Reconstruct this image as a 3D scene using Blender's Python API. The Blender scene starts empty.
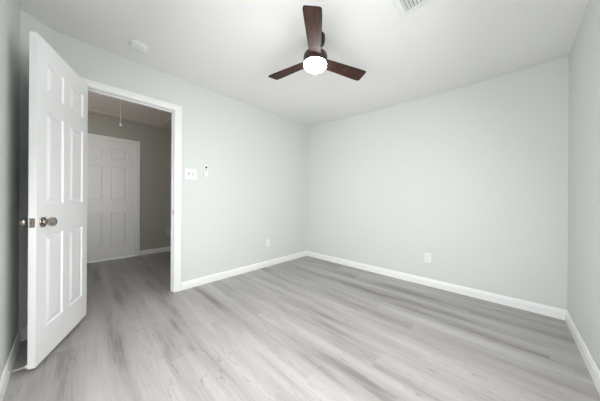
import bpy, bmesh, math, random
from mathutils import Vector, Matrix

S = bpy.context.scene
COL = S.collection
R = math.radians

# ------------------------------------------------------------------ camera
YAW, PITCH, ROLL, CAM_Z, FPX = .7676, -.0002, .0065, 1.0578, 211.78
F = Vector((-math.sin(YAW) * math.cos(PITCH), math.cos(YAW) * math.cos(PITCH), math.sin(PITCH)))
RT = Vector((math.cos(YAW), math.sin(YAW), 0))
UP = RT.cross(F)
RT2 = RT * math.cos(ROLL) + UP * math.sin(ROLL)
UP2 = UP * math.cos(ROLL) - RT * math.sin(ROLL)
cam_data = bpy.data.cameras.new('camera')
cam = bpy.data.objects.new('camera', cam_data)
COL.objects.link(cam)
m = Matrix.Identity(4)
for i in range(3):
    m[i][0], m[i][1], m[i][2] = RT2[i], UP2[i], -F[i]
m[2][3] = CAM_Z
cam.matrix_world = m
cam_data.sensor_fit = 'HORIZONTAL'
cam_data.sensor_width = 36
cam_data.lens = FPX / 600 * 36
cam_data.shift_y = (199.52 - 200.5) / 600
cam_data.clip_start = .02
S.camera = cam

# ------------------------------------------------------------------ world and light
S.view_settings.view_transform = 'Standard'
S.view_settings.look = 'None'
S.view_settings.gamma = 1
S.view_settings.use_curve_mapping = False
S.view_settings.exposure = 0.08
w = bpy.data.worlds.new('sky')
S.world = w
w.use_nodes = True
w.node_tree.nodes['Background'].inputs[0].default_value = (.85, .93, 1, 1)
w.node_tree.nodes['Background'].inputs[1].default_value = 1.5


def area(name, loc, rot, sx, sy, power, color):
    l = bpy.data.lights.new(name, 'AREA')
    l.shape = 'RECTANGLE'
    l.size, l.size_y, l.energy, l.color = sx, sy, power, color
    o = bpy.data.objects.new(name, l)
    o.location = loc
    o.rotation_euler = rot
    COL.objects.link(o)
    return o


# daylight lamps at two unseen windows, added to bring light into the room
WIN = (-1.50, -.05, .45, 1.95)                     # wall behind the camera: x0, x1, z0, z1
WINR = (.55, 1.80, .55, 2.00)                      # right wall: distance from the near corner, z
area('added_window_daylight', ((WIN[0] + WIN[1]) / 2, -.245, (WIN[2] + WIN[3]) / 2), (R(62), 0, R(1.8)),
     WIN[1] - WIN[0] - .1, WIN[3] - WIN[2] - .1, 36, (1, 1, 1))
area('added_side_window_daylight', (.385, -.313 + (WINR[0] + WINR[1]) / 2, (WINR[2] + WINR[3]) / 2), (R(64), 0, R(90)),
     WINR[1] - WINR[0] - .1, WINR[3] - WINR[2] - .1, 32, (1, 1, 1))
# unseen fill lamp, added to brighten the hall wall, door and ceiling
area('hall_fill_lamp', (-3.12, -.60, 1.30), (R(134), 0, R(90)), .7, 1.2, 11.5, (1, .96, .92))


# ------------------------------------------------------------------ materials
def srgb(r, g, b):
    f = lambda c: c / 12.92 if c <= .04045 else ((c + .055) / 1.055) ** 2.4
    return (f(r / 255), f(g / 255), f(b / 255), 1)


def mat(name, col, rough=.5, metal=0, bump=None, emit=None, spec=.5):
    M = bpy.data.materials.new(name)
    M.use_nodes = True
    n, l = M.node_tree.nodes, M.node_tree.links
    b = n['Principled BSDF']
    b.inputs['Base Color'].default_value = col
    b.inputs['Roughness'].default_value = rough
    b.inputs['Metallic'].default_value = metal
    b.inputs['Specular IOR Level'].default_value = spec
    if emit:
        b.inputs['Emission Color'].default_value = emit[0]
        b.inputs['Emission Strength'].default_value = emit[1]
    tc = n.new('ShaderNodeTexCoord')
    nz = n.new('ShaderNodeTexNoise')
    l.new(tc.outputs['Object'], nz.inputs['Vector'])
    sc, st = bump or (60, .02)
    nz.inputs['Scale'].default_value = sc
    nz.inputs['Detail'].default_value = 3
    bp = n.new('ShaderNodeBump')
    bp.inputs['Strength'].default_value = st
    bp.inputs['Distance'].default_value = .002
    l.new(nz.outputs['Fac'], bp.inputs['Height'])
    l.new(bp.outputs['Normal'], b.inputs['Normal'])
    return M


WALL = mat('pale_green_paint', srgb(215, 219, 215), .55, bump=(140, .12), spec=.35)
CEIL = mat('ceiling_paint', srgb(238, 237, 236), .8, bump=(90, .25), spec=.2)
TRIM = mat('white_trim_paint', srgb(240, 241, 240), .35)
DOORM = mat('white_door_paint', srgb(243, 243, 243), .38, bump=(200, .04))
HWALL = mat('greige_hall_paint', srgb(176, 175, 166), .6, bump=(140, .1), spec=.3)
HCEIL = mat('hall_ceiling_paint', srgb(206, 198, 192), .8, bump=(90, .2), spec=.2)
HTRIM = mat('hatch_trim_paint', srgb(222, 216, 210), .6)
PLAST = mat('white_plastic', srgb(234, 237, 233), .4)
SHADOW = mat('dark_shade_and_button', srgb(60, 60, 60), .6)  # flat dark standing for shade in holes; also the remote button's own colour
GREYBTN = mat('grey_button', srgb(120, 122, 122), .5)
NICKEL = mat('satin_nickel', srgb(172, 163, 156), .25, 1)
BRONZE = mat('dark_bronze', srgb(66, 52, 50), .38, .6)
BLACK = mat('black_metal', srgb(14, 13, 13), .5, 0)
RUBBER = mat('white_rubber', srgb(232, 232, 230), .6)
CORD = mat('cord', srgb(205, 198, 190), .7)
GLOBE = mat('lit_diffuser', (1, 1, 1, 1), .4, emit=((1, .975, .955, 1), 38.0))
STEEL = mat('bright_spring_steel', srgb(214, 212, 208), .35, .5)
BEIGE = mat('beige_plate', srgb(206, 200, 190), .4)
GLASS = bpy.data.materials.new('window_glass')
GLASS.use_nodes = True
_b = GLASS.node_tree.nodes['Principled BSDF']
_b.inputs['Transmission Weight'].default_value = 1
_b.inputs['Roughness'].default_value = 0
_b.inputs['IOR'].default_value = 1.1


def wood_blade():
    M = bpy.data.materials.new('walnut_blade')
    M.use_nodes = True
    n, l = M.node_tree.nodes, M.node_tree.links
    b = n['Principled BSDF']
    tc = n.new('ShaderNodeTexCoord')
    mp = n.new('ShaderNodeMapping')
    mp.inputs['Scale'].default_value = (5, 75, 5)
    nz = n.new('ShaderNodeTexNoise')
    nz.inputs['Scale'].default_value = 1.0
    nz.inputs['Detail'].default_value = 5
    nz.inputs['Distortion'].default_value = .6
    cr = n.new('ShaderNodeValToRGB')
    cr.color_ramp.elements[0].position = .32
    cr.color_ramp.elements[0].color = srgb(24, 14, 11)
    cr.color_ramp.elements[1].position = .7
    cr.color_ramp.elements[1].color = srgb(84, 53, 40)
    l.new(tc.outputs['Object'], mp.inputs[0])
    l.new(mp.outputs[0], nz.inputs['Vector'])
    l.new(nz.outputs['Fac'], cr.inputs[0])
    l.new(cr.outputs[0], b.inputs['Base Color'])
    b.inputs['Roughness'].default_value = .6
    b.inputs['Specular IOR Level'].default_value = .3
    return M


WALNUT = wood_blade()


def floor_mat():
    M = bpy.data.materials.new('grey_vinyl_plank')
    M.use_nodes = True
    n, l = M.node_tree.nodes, M.node_tree.links
    b = n['Principled BSDF']
    tc = n.new('ShaderNodeTexCoord')
    PW, PH = 1.22, .18

    def math_(op, a, bv=None):
        q = n.new('ShaderNodeMath')
        q.operation = op
        for i, v in enumerate((a, bv)):
            if v is None:
                continue
            if isinstance(v, (int, float)):
                q.inputs[i].default_value = v
            else:
                l.new(v, q.inputs[i])
        return q.outputs[0]

    sep = n.new('ShaderNodeSeparateXYZ')
    l.new(tc.outputs['Object'], sep.inputs[0])
    x, y = sep.outputs[0], sep.outputs[1]
    # which plank: row, then column with a random stagger for each row
    ry = math_('DIVIDE', math_('ADD', y, 10.05), PH)
    row = math_('FLOOR', ry)
    wn = n.new('ShaderNodeTexWhiteNoise')
    wn.noise_dimensions = '1D'
    l.new(row, wn.inputs['W'])
    rx = math_('ADD', math_('DIVIDE', math_('ADD', x, 20), PW), wn.outputs['Value'])
    colm = math_('FLOOR', rx)
    cb = n.new('ShaderNodeCombineXYZ')
    l.new(row, cb.inputs[0])
    l.new(colm, cb.inputs[1])
    wn2 = n.new('ShaderNodeTexWhiteNoise')
    wn2.noise_dimensions = '2D'
    l.new(cb.outputs[0], wn2.inputs['Vector'])
    rnd = wn2.outputs['Value']
    # seams
    fy = math_('FRACT', ry)
    fx = math_('FRACT', rx)
    ey = math_('MULTIPLY', math_('MINIMUM', fy, math_('SUBTRACT', 1, fy)), PH)
    ex = math_('MULTIPLY', math_('MINIMUM', fx, math_('SUBTRACT', 1, fx)), PW)
    ed = math_('MINIMUM', ex, ey)
    seam = math_('LESS_THAN', ed, .0011)

    def noise(sx, sy, detail, dist, off):
        c = n.new('ShaderNodeCombineXYZ')
        l.new(math_('ADD', math_('MULTIPLY', x, sx), math_('MULTIPLY', rnd, 40)), c.inputs[0])
        l.new(math_('ADD', math_('MULTIPLY', y, sy), off), c.inputs[1])
        l.new(math_('MULTIPLY', rnd, 17), c.inputs[2])
        q = n.new('ShaderNodeTexNoise')
        q.inputs['Scale'].default_value = 1
        q.inputs['Detail'].default_value = detail
        q.inputs['Roughness'].default_value = .55
        q.inputs['Distortion'].default_value = dist
        l.new(c.outputs[0], q.inputs['Vector'])
        return q.outputs['Fac']

    cloud = noise(.9, 8, 2, .25, 0)
    grain = noise(5, 85, 5, .4, 3)
    knot = noise(9, 40, 4, 1.6, 9)
    c2 = n.new('ShaderNodeCombineXYZ')
    l.new(math_('MULTIPLY', x, .6), c2.inputs[0])
    l.new(math_('MULTIPLY', y, 7.5), c2.inputs[1])
    nb = n.new('ShaderNodeTexNoise')
    nb.inputs['Scale'].default_value = 1
    nb.inputs['Detail'].default_value = 3
    l.new(c2.outputs[0], nb.inputs['Vector'])
    cloud = math_('ADD', math_('MULTIPLY', cloud, .34), math_('MULTIPLY', nb.outputs['Fac'], .66))
    t = math_('ADD', math_('SUBTRACT', math_('MULTIPLY', cloud, .95), .05), math_('MULTIPLY', grain, .22))
    t = math_('ADD', t, math_('MULTIPLY', math_('SUBTRACT', rnd, .5), .04))
    cr = n.new('ShaderNodeValToRGB')
    e = cr.color_ramp.elements
    e[0].position, e[0].color = .33, srgb(108, 102, 99)
    e[1].position, e[1].color = .70, srgb(181, 178, 177)
    k = e.new(.48)
    k.color = srgb(156, 152, 150)
    l.new(t, cr.inputs[0])
    # short dark flecks in the grain
    fl = n.new('ShaderNodeMapRange')
    fl.inputs['From Min'].default_value = .595
    fl.inputs['From Max'].default_value = .76
    fl.inputs['To Max'].default_value = .7
    l.new(knot, fl.inputs['Value'])
    mx = n.new('ShaderNodeMix')
    mx.data_type = 'RGBA'
    l.new(fl.outputs[0], mx.inputs['Factor'])
    l.new(cr.outputs[0], mx.inputs['A'])
    mx.inputs['B'].default_value = srgb(120, 112, 107)
    mx2 = n.new('ShaderNodeMix')
    mx2.data_type = 'RGBA'
    l.new(math_('MULTIPLY', seam, .13), mx2.inputs['Factor'])
    l.new(mx.outputs['Result'], mx2.inputs['A'])
    mx2.inputs['B'].default_value = srgb(100, 94, 90)
    l.new(mx2.outputs['Result'], b.inputs['Base Color'])
    b.inputs['Roughness'].default_value = .42
    bp = n.new('ShaderNodeBump')
    bp.inputs['Strength'].default_value = .08
    bp.inputs['Distance'].default_value = .002
    l.new(math_('SUBTRACT', grain, seam), bp.inputs['Height'])
    l.new(bp.outputs[0], b.inputs['Normal'])
    return M


FLOOR = floor_mat()


# ------------------------------------------------------------------ mesh helpers
def box(bm, x0, x1, y0, y1, z0, z1, bev=0):
    vs = [bm.verts.new(p) for p in
          ((x0, y0, z0), (x1, y0, z0), (x1, y1, z0), (x0, y1, z0), (x0, y0, z1), (x1, y0, z1), (x1, y1, z1), (x0, y1, z1))]
    fs = [bm.faces.new([vs[i] for i in q]) for q in
          ((3, 2, 1, 0), (4, 5, 6, 7), (0, 1, 5, 4), (1, 2, 6, 5), (2, 3, 7, 6), (3, 0, 4, 7))]
    if bev:
        es = {e for f in fs for e in f.edges}
        bmesh.ops.bevel(bm, geom=list(es), offset=bev, segments=2, affect='EDGES', profile=.5)
    return vs


def prism(bm, pts, z0, z1):
    """pts: plan outline, counter-clockwise"""
    a = [bm.verts.new((x, y, z0)) for x, y in pts]
    b = [bm.verts.new((x, y, z1)) for x, y in pts]
    n = len(pts)
    bm.faces.new(a[::-1])
    bm.faces.new(b)
    for i in range(n):
        bm.faces.new((a[i], a[(i + 1) % n], b[(i + 1) % n], b[i]))


def lathe(bm, prof, n=32, M=None):
    """prof: (radius, z) from bottom up; r=0 makes a pole"""
    rings = []
    for r, z in prof:
        if r < 1e-6:
            rings.append([bm.verts.new((0, 0, z))])
        else:
            rings.append([bm.verts.new((r * math.cos(2 * math.pi * i / n), r * math.sin(2 * math.pi * i / n), z)) for i in range(n)])
    for a, b in zip(rings, rings[1:]):
        for i in range(n):
            j = (i + 1) % n
            if len(a) == 1 and len(b) == 1:
                continue
            if len(a) == 1:
                bm.faces.new((a[0], b[j], b[i]))
            elif len(b) == 1:
                bm.faces.new((a[i], a[j], b[0]))
            else:
                bm.faces.new((a[i], a[j], b[j], b[i]))
    if len(rings[0]) > 1:
        bm.faces.new(rings[0][::-1])
    if len(rings[-1]) > 1:
        bm.faces.new(rings[-1])
    if M is not None:
        bmesh.ops.transform(bm, matrix=M, verts=[v for q in rings for v in q])


def obj(name, bm, m, parent=None, smooth=False, loc=None):
    bmesh.ops.recalc_face_normals(bm, faces=bm.faces[:])
    me = bpy.data.meshes.new(name)
    bm.to_mesh(me)
    bm.free()
    me.materials.append(m)
    if smooth:
        for p in me.polygons:
            p.use_smooth = True
        try:
            me.set_sharp_from_angle(angle=R(35))
        except Exception:
            pass
    o = bpy.data.objects.new(name, me)
    COL.objects.link(o)
    if parent:
        o.parent = parent
    if loc:
        o.location = loc
    return o


def tag(o, label, cat, group=None, kind=None):
    o['label'] = label
    o['category'] = cat
    if group:
        o['group'] = group
    if kind:
        o['kind'] = kind
    return o


def thing(name, label, cat, loc=(0, 0, 0), rot=(0, 0, 0), group=None, kind=None):
    o = bpy.data.objects.new(name, None)
    o.empty_display_size = .05
    COL.objects.link(o)
    o.location = loc
    o.rotation_euler = rot
    return tag(o, label, cat, group, kind)


def struct(name, bm, m, label, cat, smooth=False):
    return tag(obj(name, bm, m, smooth=smooth), label, cat, kind='structure')


B_ = bmesh.new

# ------------------------------------------------------------------ room shell
XL = -2.687                                        # face of the wall with the doorway
A = (-2.685, 2.975)                                # far corner, left
B = (.407, 3.004)                                  # far corner, right
FR = (.36, -.313)                                  # corner behind the camera, right
FS = .031                                          # the wall behind the camera is a little out of square
C1 = (-2.553, -.311)                               # ends of the short diagonal wall
C2 = (XL, -.1455)
OY0, OY1, OZ = .012, .732, 2.052                   # doorway
T = .088
XH = XL - T                                        # hall face of the doorway wall
HX = -4.87                                         # far wall of the hall
HALL_Y0, HALL_Y1 = -1.0, 2.0
TOP = 2.56

bm = B_()
box(bm, HX - .1, .6, HALL_Y0 - .1, 3.15, -.06, 0)
struct('floor', bm, FLOOR, 'grey wood-look plank floor running through the doorway', 'floor')


def ceil_z(x, y):
    sx = min(1, max(0, (x + 2.69) / 2.3))
    sx = math.sin(sx * math.pi / 2)
    sy = min(1, max(0, (y - 1.7) / 1.3))
    sy = sy * sy * (3 - 2 * sy) * .4 + sy * .6
    return 2.44 - .095 * sx * sy


bm = B_()
NX, NY = 26, 28
g = [[bm.verts.new((XL - .05 + i * (3.3 / NX), -.42 + j * (3.52 / NY),
                    ceil_z(XL - .05 + i * (3.3 / NX), -.42 + j * (3.52 / NY)))) for j in range(NY + 1)] for i in range(NX + 1)]
for i in range(NX):
    for j in range(NY):
        bm.faces.new((g[i][j], g[i][j + 1], g[i + 1][j + 1], g[i + 1][j]))
o = struct('ceiling', bm, CEIL, 'white painted bedroom ceiling', 'ceiling', smooth=True)
o.data.flip_normals() if o.data.polygons[0].normal.z > 0 else None

bm = B_()
box(bm, HX - .1, XL - .05, HALL_Y0 - .1, HALL_Y1 + .1, 2.44, 2.5)
struct('ceiling_hall', bm, HCEIL, 'dim hall ceiling seen through the doorway', 'ceiling')

# doorway wall (left in the picture)
bm = B_()
box(bm, XH, XL, C2[1] - .2, OY0 - .018, 0, TOP)
box(bm, XH, XL, OY1 + .018, A[1] + .1, 0, TOP)
box(bm, XH, XL, OY0 - .018, OY1 + .018, OZ + .018, TOP)
struct('wall_left', bm, WALL, 'pale green wall with the doorway', 'wall')
# its hall side is painted like the hall
bm = B_()
box(bm, XH - .006, XH, HALL_Y0, OY0 - .018, 0, 2.44)
box(bm, XH - .006, XH, OY1 + .018, HALL_Y1, 0, 2.44)
box(bm, XH - .006, XH, OY0 - .018, OY1 + .018, OZ + .018, 2.44)
struct('wall_hall_near', bm, HWALL, 'hall side of the doorway wall', 'wall')

bm = B_()
prism(bm, [(A[0] - .1, A[1] - .001), (B[0] + .1, B[1] + .001), (B[0] + .1, B[1] + .12), (A[0] - .1, A[1] + .12)], 0, TOP)
struct('wall_back', bm, WALL, 'wide blank pale green wall facing the camera', 'wall')

def window(name, x0, x1, z0, z1, ya, yb, label, M=None):
    wf = B_()
    fw = .05
    box(wf, x0, x0 + fw, ya, yb - .02, z0, z1)
    box(wf, x1 - fw, x1, ya, yb - .02, z0, z1)
    box(wf, x0 + fw, x1 - fw, ya, yb - .02, z0, z0 + fw)
    box(wf, x0 + fw, x1 - fw, ya, yb - .02, z1 - fw, z1)
    box(wf, x0 + fw, x1 - fw, ya + .03, ya + .07, (z0 + z1) / 2 - .02, (z0 + z1) / 2 + .02)
    gb = B_()
    box(gb, x0 + fw, x1 - fw, ya + .045, ya + .05, z0 + fw, z1 - fw)
    if M is not None:
        for q in (wf, gb):
            bmesh.ops.transform(q, matrix=M, verts=q.verts[:])
    win = struct(name, wf, TRIM, label, 'window')
    obj('window_pane', gb, GLASS, win)


def holed_wall(bm, x0, x1, hx0, hx1, hz0, hz1, ya, yb):
    box(bm, x0, hx0, ya, yb, 0, TOP)
    box(bm, hx1, x1, ya, yb, 0, TOP)
    box(bm, hx0, hx1, ya, yb, 0, hz0)
    box(bm, hx0, hx1, ya, yb, hz1, TOP)


# local x runs from the near corner along the wall, the room lies on +y
MR = Matrix.Translation((FR[0], FR[1], 0)) @ Matrix.Rotation(math.atan2(B[1] - FR[1], B[0] - FR[0]), 4, 'Z')
bm = B_()
holed_wall(bm, -.12, math.hypot(B[0] - FR[0], B[1] - FR[1]) + .1, WINR[0], WINR[1], WINR[2], WINR[3], -.12, 0)
bmesh.ops.transform(bm, matrix=MR, verts=bm.verts[:])
struct('wall_right', bm, WALL, 'pale green wall along the right edge of the picture', 'wall')
window('added_window_2', *WINR, -.12, 0, 'unseen white framed window added in the right wall beside the camera', MR)  # window added out of view to let in side light

bm = B_()
dx, dy = C2[0] - C1[0], C2[1] - C1[1]
ln = math.hypot(dx, dy)
nx, ny = dy / ln, -dx / ln                         # into the room
prism(bm, [C1, C2, (C2[0] - .1, C2[1] - .0), (C2[0] - .1, C1[1] - .1), (C1[0], C1[1] - .1)][::-1], 0, TOP)
struct('wall_corner', bm, WALL, 'short diagonal wall behind the open door', 'wall')

# wall behind the camera, with an unseen window added to light the room
bm = B_()
y0, y1 = C1[1] - .12, C1[1]
holed_wall(bm, C1[0] - .06, FR[0] + .05, *WIN, y0, y1)
MF = Matrix.Translation((C1[0], C1[1], 0)) @ Matrix.Rotation(math.atan(FS), 4, 'Z') @ Matrix.Translation((-C1[0], -C1[1], 0))
bmesh.ops.transform(bm, matrix=MF, verts=bm.verts[:])
struct('wall_front', bm, WALL, 'pale green wall beside the open door at the left edge of the picture', 'wall')
window('added_window_1', *WIN, y0, y1, 'unseen white framed window added in the wall behind the camera', MF)

# hall
bm = B_()
HD0, HD1 = -.045, .690                             # opening of the hall's far door
box(bm, HX - .1, HX, HALL_Y0 - .1, HD0 - .018, 0, 2.5)
box(bm, HX - .1, HX, HD1 + .018, HALL_Y1 + .1, 0, 2.5)
box(bm, HX - .1, HX, HD0 - .018, HD1 + .018, 2.06, 2.5)
struct('wall_hall', bm, HWALL, 'greige hall wall seen through the doorway', 'wall')
bm = B_()
box(bm, HX, XH, HALL_Y0 - .1, HALL_Y0, 0, 2.5)
struct('wall_hall_left', bm, HWALL, 'end wall of the hall', 'wall')
bm = B_()
box(bm, HX, XH, HALL_Y1, HALL_Y1 + .1, 0, 2.5)
struct('wall_hall_right', bm, HWALL, 'other end wall of the hall', 'wall')


# ------------------------------------------------------------------ baseboards
def baseboard(name, p, q, nin, label, h=.09):
    """from p to q on the wall face; nin = unit normal into the room"""
    prof = [(0, 0), (.013, 0), (.013, h * .68), (.010, h * .80), (.009, h * .90), (.005, h), (0, h)]
    bm = B_()
    ends = []
    for P in (p, q):
        ends.append([bm.verts.new((P[0] + nin[0] * d, P[1] + nin[1] * d, z)) for d, z in prof])
    n = len(prof)
    for i in range(n):
        bm.faces.new((ends[0][i], ends[0][(i + 1) % n], ends[1][(i + 1) % n], ends[1][i]))
    bm.faces.new(ends[0])
    bm.faces.new(ends[1][::-1])
    return struct(name, bm, TRIM, label, 'baseboard')


CW = .074                                          # casing width
baseboard('baseboard_left', (XL, OY1 + CW + .004), (XL, A[1] - .0), (1, 0), 'white baseboard along the doorway wall, right of the door')
baseboard('baseboard_back', A, B, (.01, -1), 'white baseboard along the back wall')
baseboard('baseboard_right', B, FR, (-1, .016), 'white baseboard along the right wall')
baseboard('baseboard_front', C1, (FR[0], C1[1] + FS * (FR[0] - C1[0])), (-FS, 1), 'white baseboard at the lower left edge, with the door stop')
baseboard('baseboard_corner', C1, C2, (nx, ny), 'short white baseboard on the diagonal wall behind the door')
baseboard('baseboard_hall', (HX, HD1 + CW + .004), (HX, HALL_Y1), (1, 0), 'white baseboard of the hall wall, right of the hall door')


# ------------------------------------------------------------------ door frames
def casing(bm, x, sx, y0, y1, z):
    """flat casing with a stepped inner edge round an opening on plane x; sx = side it stands out to"""
    r = .006                                       # reveal
    def slab(d, o, i):
        xa, xb = sorted((x, x + sx * d))
        box(bm, xa, xb, y0 - o, y0 - i, 0, z + o - .010)
        box(bm, xa, xb, y1 + i, y1 + o, 0, z + o - .010)
        box(bm, xa, xb, y0 - i, y1 + i, z + i, z + o - .010)
    slab(.011, CW, r)
    slab(.016, CW, CW * .55)


bm = B_()
casing(bm, XL, 1, OY0, OY1, OZ)
casing(bm, XH - .006, -1, OY0, OY1, OZ)
jx0, jx1 = XH - .006, XL
box(bm, jx0, jx1, OY0 - .018, OY0, 0, OZ + .018)
box(bm, jx0, jx1, OY1, OY1 + .018, 0, OZ + .018)
box(bm, jx0, jx1, OY0, OY1, OZ, OZ + .018)
sx0, sx1 = XL - .038 - .035, XL - .038              # door stop bead
box(bm, sx0, sx1, OY0, OY0 + .011, 0, OZ - .011)
box(bm, sx0, sx1, OY1 - .011, OY1, 0, OZ - .011)
box(bm, sx0, sx1, OY0, OY1, OZ - .011, OZ)
fr = struct('trim_1', bm, TRIM, 'white casing and jamb round the open doorway', 'door frame')
bm = B_()
box(bm, XL - .030, XL - .002, OY1 - .0016, OY1 + .001, .875, .935)
o = obj('strike_plate', bm, NICKEL, fr)
bm = B_()
box(bm, XL - .022, XL - .009, OY1 - .0022, OY1 + .001, .888, .922)
obj('latch_hole_shade', bm, SHADOW, o)  # dark block on the plate, stands for the shade inside the hole

bm = B_()
casing(bm, HX, 1, HD0, HD1, 2.045)
box(bm, HX - .1, HX, HD0 - .018, HD0, 0, 2.06)
box(bm, HX - .1, HX, HD1, HD1 + .018, 0, 2.06)
box(bm, HX - .1, HX, HD0, HD1, 2.045, 2.063)
struct('trim_2', bm, TRIM, 'white casing round the closed hall door', 'door frame')


# ------------------------------------------------------------------ six-panel doors
def panel_door(bm, W, T, z0, z1, cols, rows):
    """slab x 0..W, y 0..T with raised panels on both faces"""
    xs = sorted({0, W, *[c for p in cols for c in p]})
    zs = sorted({z0, z1, *[c for p in rows for c in p]})
    steps = [(0, 0), (.008, -.009), (.015, -.009), (.040, -.0015)]
    for side in (0, 1):
        def P(x, d, z):
            return (x, T + d if side else -d, z)
        for a, b in zip(xs, xs[1:]):
            for c, d in zip(zs, zs[1:]):
                if (a, b) in cols and (c, d) in rows:
                    rings = []
                    for ins, dep in steps:
                        rings.append([bm.verts.new(P(x, dep, z)) for x, z in
                                      ((a + ins, c + ins), (b - ins, c + ins), (b - ins, d - ins), (a + ins, d - ins))])
                    for q, r in zip(rings, rings[1:]):
                        for i in range(4):
                            bm.faces.new((q[i], q[(i + 1) % 4], r[(i + 1) % 4], r[i]))
                    bm.faces.new(rings[-1])
                else:
                    bm.faces.new([bm.verts.new(P(x, 0, z)) for x, z in ((a, c), (b, c), (b, d), (a, d))])
    for q in (((0, 0, z0), (0, T, z0), (0, T, z1), (0, 0, z1)), ((W, 0, z0), (W, T, z0), (W, T, z1), (W, 0, z1)),
              ((0, 0, z0), (W, 0, z0), (W, T, z0), (0, T, z0)), ((0, 0, z1), (W, 0, z1), (W, T, z1), (0, T, z1))):
        bm.faces.new([bm.verts.new(p) for p in q])
    bmesh.ops.remove_doubles(bm, verts=bm.verts[:], dist=1e-5)


KNOB = [(0, .0), (.031, .0), (.033, .003), (.031, .007), (.016, .010), (.012, .015), (.012, .022), (.019, .027),
        (.0265, .035), (.0290, .045), (.027, .054), (.018, .060), (0, .062)]


def knob(parent, x, y, z, side, name='door_knob'):
    bm = B_()
    lathe(bm, KNOB, 28, Matrix.Translation((x, y, z)) @ Matrix.Rotation(R(-90 * side), 4, 'X'))
    return obj(name, bm, NICKEL, parent, smooth=True)


DW, DT = .656, .033
d1 = thing('door_1', 'white six-panel door standing open into the room, with nickel knob', 'door',
           (-2.672, .0102, 0), (0, 0, math.atan2(-.347, .938)), kind='structure')
bm = B_()
panel_door(bm, DW, DT, .024, 2.06, [(.083, .283), (.368, .562)], [(.225, .82), (1.02, 1.62), (1.74, 1.935)])
obj('door_leaf', bm, DOORM, d1)
KZ = .905
for s, nm in ((1, 'door_knob'), (-1, 'door_knob')):
    knob(d1, DW - .056, DT if s > 0 else 0, KZ, s, nm)
bm = B_()
box(bm, DW - .001, DW + .0015, .005, DT - .005, KZ - .028, KZ + .028)
lp = obj('latch_plate', bm, NICKEL, d1)
bm = B_()
prism(bm, [(DW + .001, .012), (DW + .011, .020), (DW + .011, .024), (DW + .001, .024)], KZ - .008, KZ + .008)
obj('latch_bolt', bm, NICKEL, lp)
for z in (.25, 1.05, 1.82):
    bm = B_()
    lathe(bm, [(.006, z - .045), (.006, z + .045)], 12, Matrix.Translation((-.003, -.004, 0)))
    box(bm, -.0015, .0005, .001, DT - .006, z - .044, z + .044)
    obj('hinge', bm, NICKEL, d1)

d2 = thing('door_2', 'closed white six-panel door at the far side of the hall', 'door', (HX - .012, HD0 + .003, 0), (0, 0, R(90)), kind='structure')
bm = B_()
W2 = HD1 - HD0 - .006
# local y runs to -X: the face y=0 looks into the hall
panel_door(bm, W2, .035, .012, 2.042, [(.105, .315), (.412, .622)], [(.225, .82), (1.02, 1.62), (1.74, 1.935)])
obj('door_leaf', bm, DOORM, d2)

# ------------------------------------------------------------------ ceiling fan
FX, FY, FZ = -1.162, 1.380, 2.240
fan = thing('ceiling_fan', 'three-blade dark wood ceiling fan with a round lit lamp', 'ceiling fan', (FX, FY, FZ))
TILT = Matrix.Rotation(R(2.2), 3, F)
fan.rotation_euler = TILT.to_euler()
bm = B_()
lathe(bm, [(.022, -.076), (.050, -.072), (.068, -.058), (.074, -.036), (.074, .0005)], 36)
cn = obj('canopy', bm, BLACK, fan, smooth=True)
cn.location = TILT.inverted() @ Vector(((TILT @ Vector((0, 0, .2))).x, (TILT @ Vector((0, 0, .2))).y, 2.44 - FZ))
cn.rotation_euler = TILT.inverted().to_euler()
bm = B_()
lathe(bm, [(.012, .04), (.012, .13)], 16)
obj('downrod', bm, BLACK, fan, smooth=True)
bm = B_()
lathe(bm, [(.096, -.034), (.100, -.028), (.101, .032), (.095, .044), (.03, .054), (.018, .066)], 48)
obj('motor_housing', bm, BRONZE, fan, smooth=True)
bm = B_()
prof = [(0, -.080), (.030, -.079), (.055, -.075), (.075, -.068), (.089, -.058), (.095, -.047), (.097, -.034)]
lathe(bm, prof, 48)
obj('light_globe', bm, GLOBE, fan, smooth=True)


def blade():
    bm = B_()
    # outline: r along x, half widths on the two sides
    o = [(.085, -.048), (.16, -.053), (.30, -.063), (.44, -.073), (.480, -.0755), (.494, -.071), (.500, -.059),
         (.507, .030), (.505, .044), (.494, .050), (.44, .052), (.30, .050), (.16, .048), (.085, .047)]
    top = [bm.verts.new((x, y, .004)) for x, y in o]
    bot = [bm.verts.new((x, y, -.004)) for x, y in o]
    bm.faces.new(top)
    bm.faces.new(bot[::-1])
    for i in range(len(o)):
        j = (i + 1) % len(o)
        bm.faces.new((bot[i], bot[j], top[j], top[i]))
    bmesh.ops.bevel(bm, geom=[e for e in bm.edges if abs(e.verts[0].co.z - e.verts[1].co.z) < 1e-6], offset=.002, segments=2, affect='EDGES')
    return bm


PHI = -51
b0 = obj('blade', blade(), WALNUT, fan)
for k in range(3):
    b = b0 if k == 0 else b0.copy()
    if k:
        COL.objects.link(b)
        b.parent = fan
    b.location = (0, 0, 0)
    b.rotation_euler = (R(-11), 0, R(PHI + 120 * k))

# ------------------------------------------------------------------ ceiling fittings
sd = thing('smoke_detector', 'round white smoke detector on the ceiling above the doorway', 'smoke detector', (-2.385, .362, 2.44))
bm = B_()
lathe(bm, [(.056, -.030), (.062, -.026), (.064, -.014), (.0, -.012)][:3] + [(.064, -.010)], 40)
obj('detector_body', bm, PLAST, sd, smooth=True)
bm = B_()
lathe(bm, [(.068, -.010), (.070, -.008), (.070, .001)], 40)
obj('mounting_base', bm, PLAST, sd, smooth=True)

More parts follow.
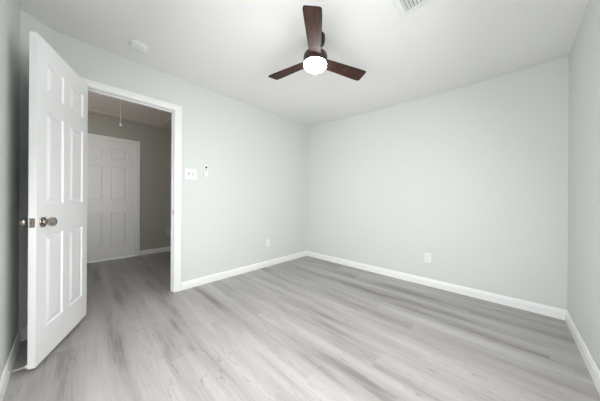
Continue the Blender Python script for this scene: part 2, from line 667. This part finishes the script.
VX0, VX1, VY0, VY1 = -.568, -.19, 1.30, 1.682
VZ = 2.44
vt = thing('air_vent', 'white louvred air vent in the ceiling at the top of the picture', 'air vent', ((VX0 + VX1) / 2, (VY0 + VY1) / 2, VZ))
hx, hy = (VX1 - VX0) / 2, (VY1 - VY0) / 2
bm = B_()
m_ = .044
def sl_frame(bm, ax, bx, ay, by):
    v = [[bm.verts.new((sx * a, sy * b, z)) for sx, sy in ((-1, -1), (1, -1), (1, 1), (-1, 1))]
         for a, b, z in ((hx, hy, .002), (hx, hy, -.003), (hx - m_ * .6, hy - m_ * .6, -.011), (hx - m_, hy - m_, -.011), (hx - m_, hy - m_, .0))]
    for p, q in zip(v, v[1:]):
        for i in range(4):
            bm.faces.new((p[i], p[(i + 1) % 4], q[(i + 1) % 4], q[i]))
sl_frame(bm, 0, 0, 0, 0)
obj('vent_frame', bm, PLAST, vt)
bm = B_()
box(bm, -hx + m_, hx - m_, -hy + m_, hy - m_, -.0015, .0015)
obj('duct_shade', bm, SHADOW, vt)  # dark sheet behind the louvers, stands for the shade of the duct
n = 14
for k in range(n):
    x = -hx + m_ + (2 * (hx - m_)) * (k + .5) / n
    bm = B_()
    lv = box(bm, -.001, .001, -hy + m_, hy - m_, -.0095, .0095)
    bmesh.ops.transform(bm, matrix=Matrix.Translation((x, 0, -.0075)) @ Matrix.Rotation(R(42), 4, 'Y') , verts=bm.verts[:])
    obj('louver', bm, PLAST, vt)

# ------------------------------------------------------------------ wall plates
def plate_rot(side):
    # local x along the wall (to the right seen from the room), local y out of the wall, z up
    return {'left': R(-90), 'back': R(180), 'hall': R(-90)}[side]


def outlet(loc, side, label, m=PLAST, group=None):
    t = thing('power_outlet', label, 'outlet', loc, (0, 0, plate_rot(side)), group)
    bm = B_()
    box(bm, -.036, .036, 0, .006, -.058, .058, .0025)
    obj('wall_plate', bm, m, t)
    for s in (1, -1):
        bm = B_()
        zc = .0195 * s
        pts = []
        for i in range(20):
            a = 2 * math.pi * i / 20
            pts.append((.0165 * math.cos(a), max(-.0125, min(.0125, .0165 * math.sin(a)))))
        lo = [bm.verts.new((x, .005, z + zc)) for x, z in pts]
        hi = [bm.verts.new((x, .0078, z + zc)) for x, z in pts]
        bm.faces.new(hi)
        for i in range(20):
            bm.faces.new((lo[i], lo[(i + 1) % 20], hi[(i + 1) % 20], hi[i]))
        bmesh.ops.remove_doubles(bm, verts=bm.verts[:], dist=1e-6)
        r = obj('receptacle', bm, m, t)
        bm = B_()
        box(bm, -.0075, -.0050, .0076, .0082, zc - .002, zc + .007)
        box(bm, .0050, .0075, .0076, .0082, zc - .002, zc + .006)
        box(bm, -.0025, .0025, .0076, .0082, zc - .009, zc - .0045)
        obj('slot_shade', bm, SHADOW, r)  # dark blocks painted as the shade in the plug holes
    return t


outlet((XL, 2.055, .365), 'left', 'white power outlet low on the doorway wall, left of the far corner', group='bedroom power outlets')
outlet((-.68, 2.995, .348), 'back', 'white power outlet low on the wide back wall', group='bedroom power outlets')

sw = thing('light_switch', 'white two-gang light switch plate beside the door casing', 'light switch', (XL, .910, 1.35), (0, 0, R(-90)))
bm = B_()
box(bm, -.066, .066, 0, .006, -.064, .064, .0025)
obj('wall_plate', bm, PLAST, sw)
for x, up in ((-.023, 1), (.023, -1)):
    bm = B_()
    box(bm, x - .0075, x + .0075, .004, .0075, -.014, .014, .001)
    tg = obj('toggle_collar', bm, GREYBTN if up < 0 else BEIGE, sw)
    bm = B_()
    box(bm, -.004, .004, 0, .016, -.006, .006, .0012)
    bmesh.ops.transform(bm, matrix=Matrix.Translation((x, .005, 0)) @ Matrix.Rotation(R(28 * up), 4, 'X'), verts=bm.verts[:])
    obj('toggle', bm, PLAST, tg)


def pill(bm, hw, h0, h1, y0, y1, n=12):
    pts = []
    for i in range(n + 1):
        a = math.pi * i / n
        pts.append((hw * math.cos(a), h1 - hw + hw * math.sin(a)))
    for i in range(n + 1):
        a = math.pi + math.pi * i / n
        pts.append((hw * math.cos(a), h0 + hw + hw * math.sin(a)))
    lo = [bm.verts.new((x, y0, z)) for x, z in pts]
    hi = [bm.verts.new((x, y1, z)) for x, z in pts]
    bm.faces.new(lo)
    bm.faces.new(hi[::-1])
    for i in range(len(pts)):
        j = (i + 1) % len(pts)
        bm.faces.new((lo[i], hi[i], hi[j], lo[j]))


RP = (XL, 1.084, 1.40)
bm = B_()
pill(bm, .0255, -.072, .012, 0, .004)
box(bm, -.0245, -.0225, .003, .014, -.045, .005)
box(bm, .0225, .0245, .003, .014, -.045, .005)
rh = obj('remote_holder', bm, PLAST)
rh.location = RP
rh.rotation_euler = (0, 0, R(-90))
tag(rh, 'small white wall bracket holding the fan remote', 'holder')
fr_ = thing('fan_remote', 'slim white fan remote with a dark round button, right of the light switch', 'remote control',
            (XL + .0042, RP[1], RP[2]), (0, 0, R(-90)))
bm = B_()
pill(bm, .0225, -.066, .078, 0, .014)
obj('remote_body', bm, PLAST, fr_)
for z, r, mm in ((.048, .0135, SHADOW), (.012, .0075, GREYBTN)):
    bm = B_()
    lathe(bm, [(r, 0), (r, .0022), (r * .8, .003)], 20, Matrix.Translation((0, .0135, z)) @ Matrix.Rotation(R(-90), 4, 'X'))
    obj('button', bm, mm, fr_)

# hall outlet
outlet((HX, 1.235, .385), 'hall', 'beige power outlet on the dim hall wall, seen through the doorway', m=BEIGE)

# ------------------------------------------------------------------ door stop
ds = thing('door_stop', 'spring door stop with white tip, sticking out of the baseboard behind the door', 'door stop', (-2.062, C1[1] + .0128 + FS * .491, .042))
bm = B_()
My = Matrix.Rotation(R(-90), 4, 'X')
lathe(bm, [(.011, 0), (.011, .004), (.006, .007)], 20, My)
obj('stop_base', bm, STEEL, ds, smooth=True)
bm = B_()
turns, nseg, L0, L1 = 13, 14, .006, .072
rings = []
for i in range(turns * nseg + 1):
    a = 2 * math.pi * i / nseg
    c = Vector((.0052 * math.cos(a), L0 + (L1 - L0) * i / (turns * nseg), .0052 * math.sin(a)))
    u = Vector((math.cos(a), 0, math.sin(a)))
    rings.append([bm.verts.new(c + (u * math.cos(t) + Vector((0, 1, 0)) * math.sin(t)) * .0017) for t in (0, 1.57, 3.14, 4.71)])
for a, b in zip(rings, rings[1:]):
    for i in range(4):
        bm.faces.new((a[i], a[(i + 1) % 4], b[(i + 1) % 4], b[i]))
obj('spring', bm, STEEL, ds, smooth=True)
bm = B_()
lathe(bm, [(.0075, .070), (.0085, .073), (.0085, .084), (.006, .088)], 20, My)
obj('rubber_tip', bm, RUBBER, ds, smooth=True)
ds.scale = (1, .8, 1)

# ------------------------------------------------------------------ attic hatch in the hall, with its pull cord
AX0, AX1, AY0, AY1 = -4.66, -3.30, -.25, 1.08
ah = thing('attic_hatch', 'attic hatch in the hall ceiling with a hanging pull cord', 'attic hatch', (0, 0, 2.44))
bm = B_()
fwid = .035
box(bm, AX0, AX1, AY0, AY0 + fwid, -.014, .001)
box(bm, AX0, AX1, AY1 - fwid, AY1, -.014, .001)
box(bm, AX0, AX0 + fwid, AY0 + fwid, AY1 - fwid, -.014, .001)
box(bm, AX1 - fwid, AX1, AY0 + fwid, AY1 - fwid, -.014, .001)
obj('hatch_frame', bm, HTRIM, ah)
bm = B_()
box(bm, AX0 + fwid, AX1 - fwid, AY0 + fwid, AY1 - fwid, -.006, .001)
obj('hatch_panel', bm, HCEIL, ah)
PX, PY, PZ = -3.46, .345, 1.98
bm = B_()
lathe(bm, [(.0045, PZ - 2.44), (.0045, -.005)], 8, Matrix.Translation((PX, PY, 0)))
pc = obj('pull_cord', bm, CORD, ah)
bm = B_()
lathe(bm, [(0, -.018), (.010, -.015), (.014, -.004), (.011, .008), (.005, .016), (0, .018)], 16, Matrix.Translation((PX, PY, PZ - 2.44)))
obj('cord_knob', bm, PLAST, pc, smooth=True)
